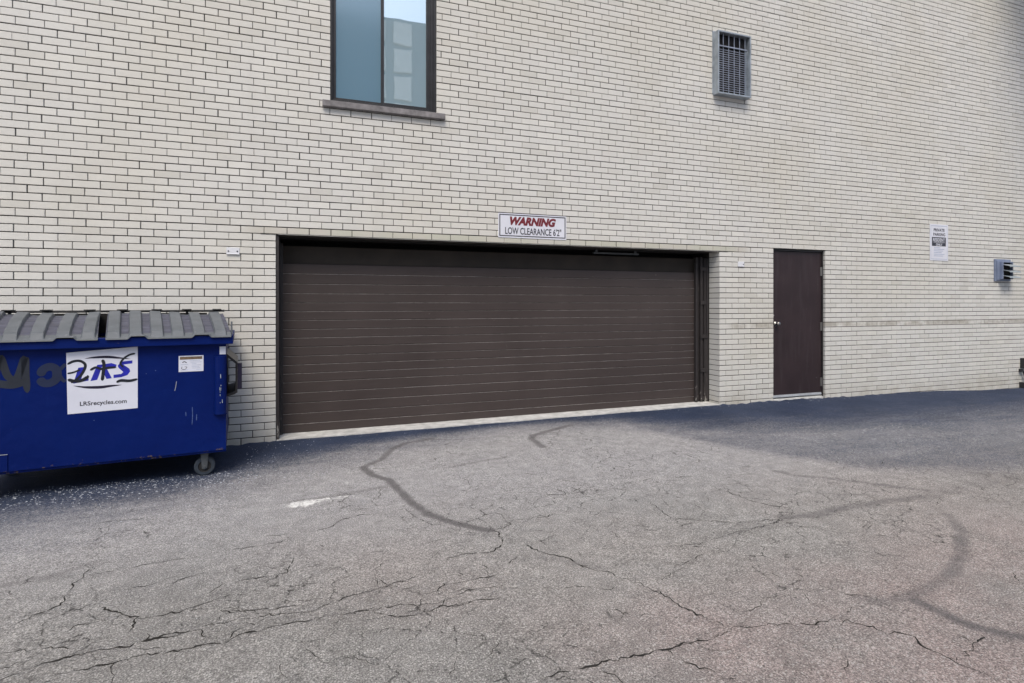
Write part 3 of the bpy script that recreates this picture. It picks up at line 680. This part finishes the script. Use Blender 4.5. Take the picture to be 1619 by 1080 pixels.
def parking():
    r = empty('parking_sign', (9.215, 0, 2.03)); tag(r, 'tall white and black private parking sign on the brick wall beyond the plain door', 'sign')
    w, h = .21, .565
    b = MB(); b.box(-w, w, -.006, -.001, 0, h); b.build('sign_panel', M['sign_white'], r, bevel=.001)
    b = MB(); t = .007; m = .022; y = -.0066
    for (a, c, d, e_) in ((-w+m, w-m, h-m-t, h-m), (-w+m, w-m, m, m+t), (-w+m, -w+m+t*.6, m+t, h-m-t), (w-m-t*.6, w-m, m+t, h-m-t)): b.box(a, c, y, -.0061, d, e_)
    b.build('border', M['sign_grey'], r)
    b = MB(); b.box(-.165, .155, -.0066, -.0061, .225, .365); b.build('black_band', M['sign_black'], r)
    b = MB(); add_text(b, 'PRIVATE', -.125, .125, .452, .500, -.0070, bold=.03); add_text(b, 'PARKING', -.135, .140, .384, .432, -.0070, bold=.03); b.build('lettering', M['sign_black'], r, recalc=False)
    b = MB(); add_text(b, 'RESIDENT', -.140, .130, .296, .350, -.0072, bold=.02); b.box(-.13, .13, -.0072, -.0067, .281, .286); add_text(b, 'ONLY', -.075, .075, .232, .268, -.0072, bold=.03); b.build('lettering', M['sign_white'], r, recalc=False)
    b = MB()
    b.box(-.115, .02, -.0066, -.0061, .196, .206)
    for k in range(5): b.box(-.12, .12-.03*(k % 3), -.0066, -.0061, .172-k*.026, .182-k*.026)
    b.build('small_print', M['sign_grey'], r)
parking()

def plate(x, z, w, label, screws):
    r = empty('mounting_plate', (x, 0, z)); tag(r, label, 'mounting plate', 'small white plates either side of the garage door')
    b = MB(); b.box(-w/2, w/2, -.010, -.001, 0, .066); b.box(-w/2, w/2, -.014, -.0101, 0, .006); b.build('plate', M['white_plastic'], r, bevel=.0015)
    for s_ in screws:
        q = MB(); q.cyl((s_, -.0102, .030), (s_, -.013, .030), .0065, seg=12); q.box(s_-.006, s_+.006, -.0138, -.0131, .028, .032); q.build('screw', M['sign_black'], r)
plate(-.699, 1.835, .112, 'small white plate with two dark screws on the bricks left of the garage door', (-.038, .038))
plate(5.345, 1.852, .104, 'small white plate on the bricks between garage door and plain door', (.034,))

def vent():
    r = empty('exhaust_vent', (10.55, 0, 1.73)); tag(r, 'small blue grey exhaust vent with three open louvres low on the far brick wall', 'vent')
    b = MB(); b.box(0, .40, -.022, .003, 0, .36)
    b.box(.03, .37, -.034, -.0221, .02, .33)
    b.box(.095, .12, -.075, -.0341, .03, .32); b.box(.35, .37, -.075, -.0341, .03, .32); b.box(.12, .35, -.075, -.0341, .305, .32)
    b.build('housing', M['louvre'], r, bevel=.002)
    b = MB(); b.box(.1201, .3499, -.040, -.0342, .03, .305); b.build('duct', M['dark_void'], r)
    for z in (.255, .165, .075):
        b = MB(); b.box(.115, .40, -.165, -.045, z, z+.007, rot=Matrix.Rotation(R(16), 3, 'X')); b.box(.115, .40, -.168, -.160, z-.028, z-.012)
        b.build('louvre', M['louvre_slat'], r, bevel=.001)
vent()

# far right: dark box and a bent pipe against the wall foot
r = empty('utility_box', (11.30, 0, .27)); tag(r, 'small black utility box low on the wall at the right edge of the photo', 'utility box')
b = MB(); b.box(-.06, .14, -.06, .003, 0, .17); b.build('box_body', M['black'], r, bevel=.006)
b = MB(); b.box(-.045, .125, -.068, -.0605, .012, .158); b.build('box_cover', M['frame_dark'], r, bevel=.003)
b = MB(); pts = [(11.22, -.035, .235), (11.25, -.035, .225), (11.285, -.04, .18), (11.305, -.04, .11), (11.31, -.04, .03), (11.31, -.04, -.08)]
b.tube([tuple(p) for p in catmull([Vector(p) for p in pts], 5)], .017, 12)
b.box(11.20, 11.225, -.055, .003, .21, .26); b.box(11.215, 11.285, -.07, .003, -.07, .035); b.cyl((11.25, -.09, -.01), (11.25, 0, -.01), .026)
tag(b.build('bent_pipe', M['black'], smooth=False), 'black bent pipe running down to the asphalt at the right edge of the photo', 'pipe')

# ---------------------------------------------------------------- dumpster
dm = empty('dumpster', (-1.4654, -1.0373, 0), R(6))
tag(dm, 'dark blue steel dumpster on casters with grey ribbed plastic lids', 'dumpster')
HW, DP = .835, .84
prof = [(0, .212), (0, 1.06), (DP, 1.09), (DP, .212)]
b = MB(); b.prism_x(prof, -HW, HW)
# plate seams and a patch welded on the lower left
b.box(-.835, -.50, -.006, -.0005, .214, .335)
b.box(-.835, .835, .01, .05, .195, .211)
body = b.build('body', M['blue'], dm, bevel=.004)
b = MB(); b.poly([(-.80, .05, 1.068), (.80, .05, 1.068), (.80, .80, 1.094), (-.80, .80, 1.094)]); b.poly([(-.80, .83, 1.12), (-.80, .83, 1.285), (.66, .83, 1.285), (.66, .83, 1.12)]); b.build('bin_shade_sheets', M['dark_void'], dm)  # near-black sheets stand in for the shaded inside of the bin
b = MB()
b.box(-.885, .885, -.050, .012, 1.052, 1.121)
for sx in (-1, 1):
    x0, x1 = sorted((sx*.837, sx*.885)); n = len(b.v)
    b.v += [(x0, .012, 1.052), (x1, .012, 1.052), (x1, DP, 1.052), (x0, DP, 1.052), (x0, .012, 1.121), (x1, .012, 1.121), (x1, DP, 1.121), (x0, DP, 1.121)]
    for f in ((0,3,2,1),(4,5,6,7),(0,1,5,4),(1,2,6,5),(2,3,7,6),(3,0,4,7)): b.f.append(tuple(n+i for i in f)); b.mi.append(0)
b.box(-.885, .885, DP+.0, DP+.04, 1.06, 1.121)
b.build('rim', M['blue'], dm, bevel=.003)
# lids: one sheet each with raised ribs and fine cross ridges between them
def lid(x0, x1, centres, lean, notches, lift, ends):
    b = MB(); NX, NY = 150, 44
    def hgt(u, x, v):
        h = 0
        for c in centres:
            cc = c + (lean(c))*(v)
            d = abs(x-cc); w = .040
            h = max(h, .028*min(1, max(0, (w-d)/.008+.5)))
        if h < .02: h -= .005*(max(0, math.sin(v*60))**10)
        return h
    gv = {}
    for j in range(NY+1):
        v = j/NY; 
        for i in range(NX+1):
            u = i/NX; x = x0+(x1-x0)*u
            xs_ = x + v*(-.150+.078*x)
            y = -.062+v*(DP+.04)
            z = 1.128+.150*v+.055*math.sin(math.pi*min(1, v*1.02))*lift+.010*math.sin(7*x)*v
            ed = min(1, v/.07); h = hgt(u, x, v)*min(1, v/.05)*min(1, (1.001-v)/.03)
            z += h-.008*(1-ed)
            if v < .06:
                for a, c in notches:
                    if a < x < c: z += .022*min(1, (x-a)/.02, (c-x)/.02)*(1-v/.06)
            gv[i, j] = len(b.v); b.v.append((xs_, y, z))
    for j in range(NY):
        for i in range(NX):
            xm = x0+(x1-x0)*(i+.5)/NX; vm = (j+.5)/NY
            rib = any(abs(xm-c-lean(c)*vm) < .043 for c in centres) or vm < .10 or vm > .96
            b.f.append((gv[i, j], gv[i+1, j], gv[i+1, j+1], gv[i, j+1])); b.mi.append(0 if rib else 1)
    # rolled front edge
    n = len(b.v)
    for i in range(NX+1):
        x, y, z = b.v[gv[i, 0]]; b.v.append((x, y-.004, z-.012))
    for i in range(NX): b.f.append((n+i, n+i+1, gv[i+1, 0], gv[i, 0])); b.mi.append(0)
    for end in (NX,) if x1 > .5 else ():
        n = len(b.v)
        for j in range(NY+1):
            x, y, z = b.v[gv[end, j]]; b.v.append((x+.004, y, 1.124+.02*(1 if j/NY > .9 else 0)))
        for j in range(NY): b.f.append((gv[end, j], n+j, n+j+1, gv[end, j+1])); b.mi.append(0)
    o = b.build('lid', [M['lid'], M['lid_web']], dm, smooth=False, recalc=False, weld=False)
    sm = o.modifiers.new('solid', 'SOLIDIFY'); sm.thickness = .006; sm.offset = -1
    return o
lid(.062, .872, [.110, .245, .380, .515, .655, .800], lambda c: 0, [(.195, .320), (.605, .735)], .2, 0)
lid(-.868, .016, [-.040, -.185, -.330, -.475, -.620, -.765], lambda c: .02, [(-.240, -.105), (-.70, -.57)], .5, 0)
b = MB(); b.cyl((-.90, DP+.012, 1.302), (.80, DP+.012, 1.302), .010, seg=12)
for x in (-.74, -.50, -.21, .02, .27, .50, .74):
    b.box(x-.035, x+.035, DP-.045, DP+.028, 1.3125, 1.319)
    b.box(x-.010, x+.010, DP+.004, DP+.020, 1.1215, 1.3005)
b.build('hinge_rod', M['black_rubber'], dm)
b = MB(); b.box(.868, .880, .03, .048, 1.122, 1.225); b.cyl((.862, .04, 1.15), (.886, .04, 1.15), .006, seg=8); b.build('lid_stop', M['lid'], dm)
# fork sleeves on the sides
for sx in (1, -1):
    b = MB()
    o_ = [(.836, .965), (.915, .890), (.915, .645), (.895, .630), (.836, .615)]
    i_ = [(.836, .940), (.900, .880), (.900, .660), (.885, .648), (.836, .636)]
    for k in range(4):
        a, c = o_[k], o_[k+1]; d, e_ = i_[k+1], i_[k]
        q = [a, c, d, e_]; q = [(sx*p[0], p[1]) for p in q]
        b.prism_y(q, .10, .70)
    b.build('fork_sleeve', M['black'], dm, recalc=True)
    b = MB(); xa, xb = sorted((sx*.916, sx*.948)); b.box(xa, xb, .085, .12, .672, .885); b.build('sleeve_lip', M['ink_navy'], dm, bevel=.003)
# half-round bumper post on the front corners
for sx in (1, -1):
    b = MB(); n = 10; pr = []
    cx = sx*.795
    for k in range(n+1):
        an = math.pi*k/n; pr.append((cx+.044*math.cos(an), -.001-.040*math.sin(an)))
    m0 = len(b.v)
    for z in (.500, .955):
        for p in pr: b.v.append((p[0], p[1], z))
    for k in range(n): b.f.append((m0+k, m0+k+1, m0+n+1+k+1, m0+n+1+k)); b.mi.append(0)
    b.f.append(tuple(m0+k for k in range(n+1))); b.mi.append(0); b.f.append(tuple(m0+n+1+k for k in reversed(range(n+1)))); b.mi.append(0)
    b.box(cx-.052, cx+.046, -.004, -.0005, .494, .500)
    if sx == 1:
        for q in range(9):
            zq = random.uniform(.56, .80); a = random.uniform(.7, 1.2)
            x = cx+.0447*math.cos(a+.5); y = -.001-.0407*math.sin(a+.5); b.box(x-.0025, x+.002, y-.0006, y+.001, zq, zq+random.uniform(.006, .03), 1)
    b.build('corner_post', [M['blue'], M['steel_galv']], dm)
# casters
for (cx, cy) in ((.682, .085), (-.682, .085), (.682, .72), (-.682, .72)):
    fz_ = float(gz(-1.469+cx*.999-cy*.0436, -.9864+cx*.0436+cy*.999))
    b = MB(); r_ = .074; zc = fz_+r_; an = R(14)
    rm = Matrix.Rotation(an, 3, 'Z')
    b.box(cx-.055, cx+.055, cy-.045, cy+.045, .196, .2115)
    b.cyl((cx, cy, .178), (cx, cy, .1959), .032)
    b.box(cx-.026, cx+.026, cy-.034, cy+.034, .170, .1779)
    for sy in (-.032, .028):
        p = [(cx-.026, .170), (cx+.026, .170), (cx+.018, zc-.014), (cx, zc-.022), (cx-.018, zc-.014)]
        b.prism_y(p, cy+sy, cy+sy+.004)
    b.cyl((cx, cy-.040, zc), (cx, cy+.040, zc), .009)
    f_ = b.build('caster', M['caster_steel'], dm)
    b = MB(); b.lathe((cx, cy-.024, zc), (0, 1, 0), [(0, .046), (0, .066), (.006, r_), (.042, r_), (.048, .066), (.048, .046)], 32)
    b.build('tyre', M['tyre_blue'], f_)
    b = MB(); b.lathe((cx, cy-.020, zc), (0, 1, 0), [(0, .0), (-.004, .016), (0, .018), (.004, .040), (-.002, .0455), (.042, .0455), (.036, .040), (.04, 0)], 32)
    b.build('rim', M['black_rubber'], f_)
# stickers
y = -.0012
def sheet(x0, x1, z0, z1, y0, y1, mat, name, par, rnd=0):
    b = MB(); b.box(x0, x1, y0, y1, z0, z1); return b.build(name, mat, par)
st = MB(); n = len(st.v)
st.v += [(x_, y_, z_) for y_ in (-.002, -.0004) for x_, z_ in ((-.179, 1.019), (-.171, .580), (.248, .590), (.248, 1.049))]
for f in ((0,1,2,3),(7,6,5,4),(0,4,5,1),(1,5,6,2),(2,6,7,3),(3,7,4,0)): st.f.append(f); st.mi.append(0)
stk = st.build('sticker', M['sticker'], dm)
def P(*q):  # crop pixel -> sticker plane
    return [(-.2364+a*.000425, 1.101-b_*.000506+(a-135)*.00002) for a, b_ in q]
b = MB()
add_text(b, 'LRSrecycles.com', -.100, .180, .624, .664, -.0026, bold=.02)
b.build('lettering', M['sign_black'], stk, recalc=False)
b = MB()
for poly in ([(300,385),(385,380),(340,545),(440,545),(440,580),(230,605)], [(560,365),(640,365),(560,580),(465,590)],
             [(640,365),(760,355),(835,385),(820,425),(700,440),(765,575),(690,580),(640,470)],
             [(905,345),(1062,340),(1062,385),(930,390)], [(930,390),(1020,460),(1030,500),(990,550),(900,572),(790,575),(790,528),(900,525),(930,500),(860,430),(850,400),(905,345)]):
    q = P(*poly); b.poly([(x_, -.0024, z_) for x_, z_ in q])
b.build('logo_letters', M['ink_blue'], stk, recalc=False)
def one(name, mat, par, pts, w, y):
    q = MB(); stroke(q, pts, w, y); return q.build(name, mat, par, recalc=False)
one('logo_swoosh', M['ink_navy'], stk, P((385,262),(520,256),(700,262),(850,285),(1040,318)), (.001, .009), -.0027)
one('logo_swoosh', M['ink_navy'], stk, P((230,635),(400,672),(600,690),(750,686),(910,685)), (.001, .010), -.0027)
yy = -.0031
for pts, w_ in ((P((150,325),(230,290),(320,290),(390,340),(385,410),(330,500),(260,560),(200,590)), .0085), (P((150,455),(230,445),(330,415)), .006),
                (P((155,540),(250,570),(340,570),(420,530),(410,515)), .011), (P((635,295),(655,370),(645,480),(630,600)), .010),
                (P((460,435),(540,400),(620,430),(720,420),(830,420)), .008), (P((1105,240),(1020,255),(940,300),(890,370),(930,430)), .0065),
                (P((1140,620),(1020,635),(900,620),(830,640)), (.007, .010))):
    one('graffiti_stroke', M['spray'], stk, pts, w_, yy); yy -= .0002
# older tag sprayed on the blue steel
yy = -.0014
one('faded_tag', M['spray_old'], dm, [(-.58, .78), (-.565, .90), (-.54, 1.0), (-.50, .87), (-.45, .86), (-.410, .99), (-.405, .87), (-.395, .75)], .022, yy)
one('faded_tag', M['spray_old'], dm, [(-.58, .83), (-.48, .81), (-.41, .83)], .026, yy-.0002)
one('faded_tag', M['spray_older'], dm, [(-.325, .86), (-.31, .905), (-.27, .925), (-.235, .90), (-.235, .84), (-.27, .81), (-.31, .815), (-.327, .85)], .027, yy-.0001)
one('faded_tag', M['spray_older'], dm, [(-.215, .90), (-.19, .93), (-.181, .935)], .012, yy-.0003)
one('faded_tag', M['spray_older'], dm, [(-.22, .87), (-.20, .83), (-.182, .815)], .012, yy-.0002)
s2 = sheet(.511, .678, .844, .967, -.0018, -.0004, M['sticker'], 'warning_label', dm)
sheet(.519, .670, .938, .960, -.0023, -.0019, M['tan_band'], 'label_band', s2)
b = MB()
for k, (a, c) in enumerate([(.585, .655), (.59, .665), (.598, .63), (.6, .66), (.598, .65), (.6, .655), (.63, .665)]): b.box(a, c, -.0022, -.0019, .926-k*.0115, .929-k*.0115)
for a, c, z in ((.525, .575, .898), (.525, .575, .856)): b.box(a, c, -.0022, -.0019, z, z+.003)
b.build('small_print', M['sign_grey'], s2)
one('pictogram', M['sign_black'], s2, [(.535, .915), (.55, .922), (.565, .912)], .003, -.0024)
one('pictogram', M['sign_black'], s2, [(.535, .885), (.53, .87), (.545, .862), (.56, .868), (.565, .88), (.55, .882)], .0015, -.0024)
sheet(.789, .833, .968, 1.030, -.0018, -.0004, M['sticker'], 'small_label', dm)
one('scratch', M['steel_light'], dm, [(.485, .70), (.492, .735), (.497, .775)], .0016, -.0011)
for pts in ([(.60, .43), (.604, .50), (.602, .57)], [(.63, .46), (.632, .51)], [(.56, .50), (.558, .535)], [(-.02, .52), (-.015, .524)], [(.30, .84), (.303, .846)], [(.36, .86), (.362, .867)]):
    one('scratch', M['scuff'], dm, pts, .0028, -.0011)
q = MB(); q.box(-.835, -.50, -.0085, -.0062, .332, .3355); q.build('weld_bead', M['steel_light'], dm)

# ---------------------------------------------------------------- building across the alley (seen reflected in the window)
ob = empty('apartment_building', (4, -24, 0)); tag(ob, 'pale panelled apartment building mirrored in the right pane of the upstairs window', 'building')
b = MB(); b.box(-14, 14, -9, 0, -.05, 16.6); b.build('wall', simple('pale_blue_render', (.10, .27, .34), .8), ob)
for i in range(10):
    for j in range(11):
        b = MB(); x0 = -13.6+i*2.75; z0 = .55+j*1.46; b.box(x0, x0+.95, .002, .12, z0, z0+1.22) if (i % 2) else b.box(x0, x0+2.3, .002, .12, z0, z0+1.22)
        b.build('facade_panel', M['cream'], ob)
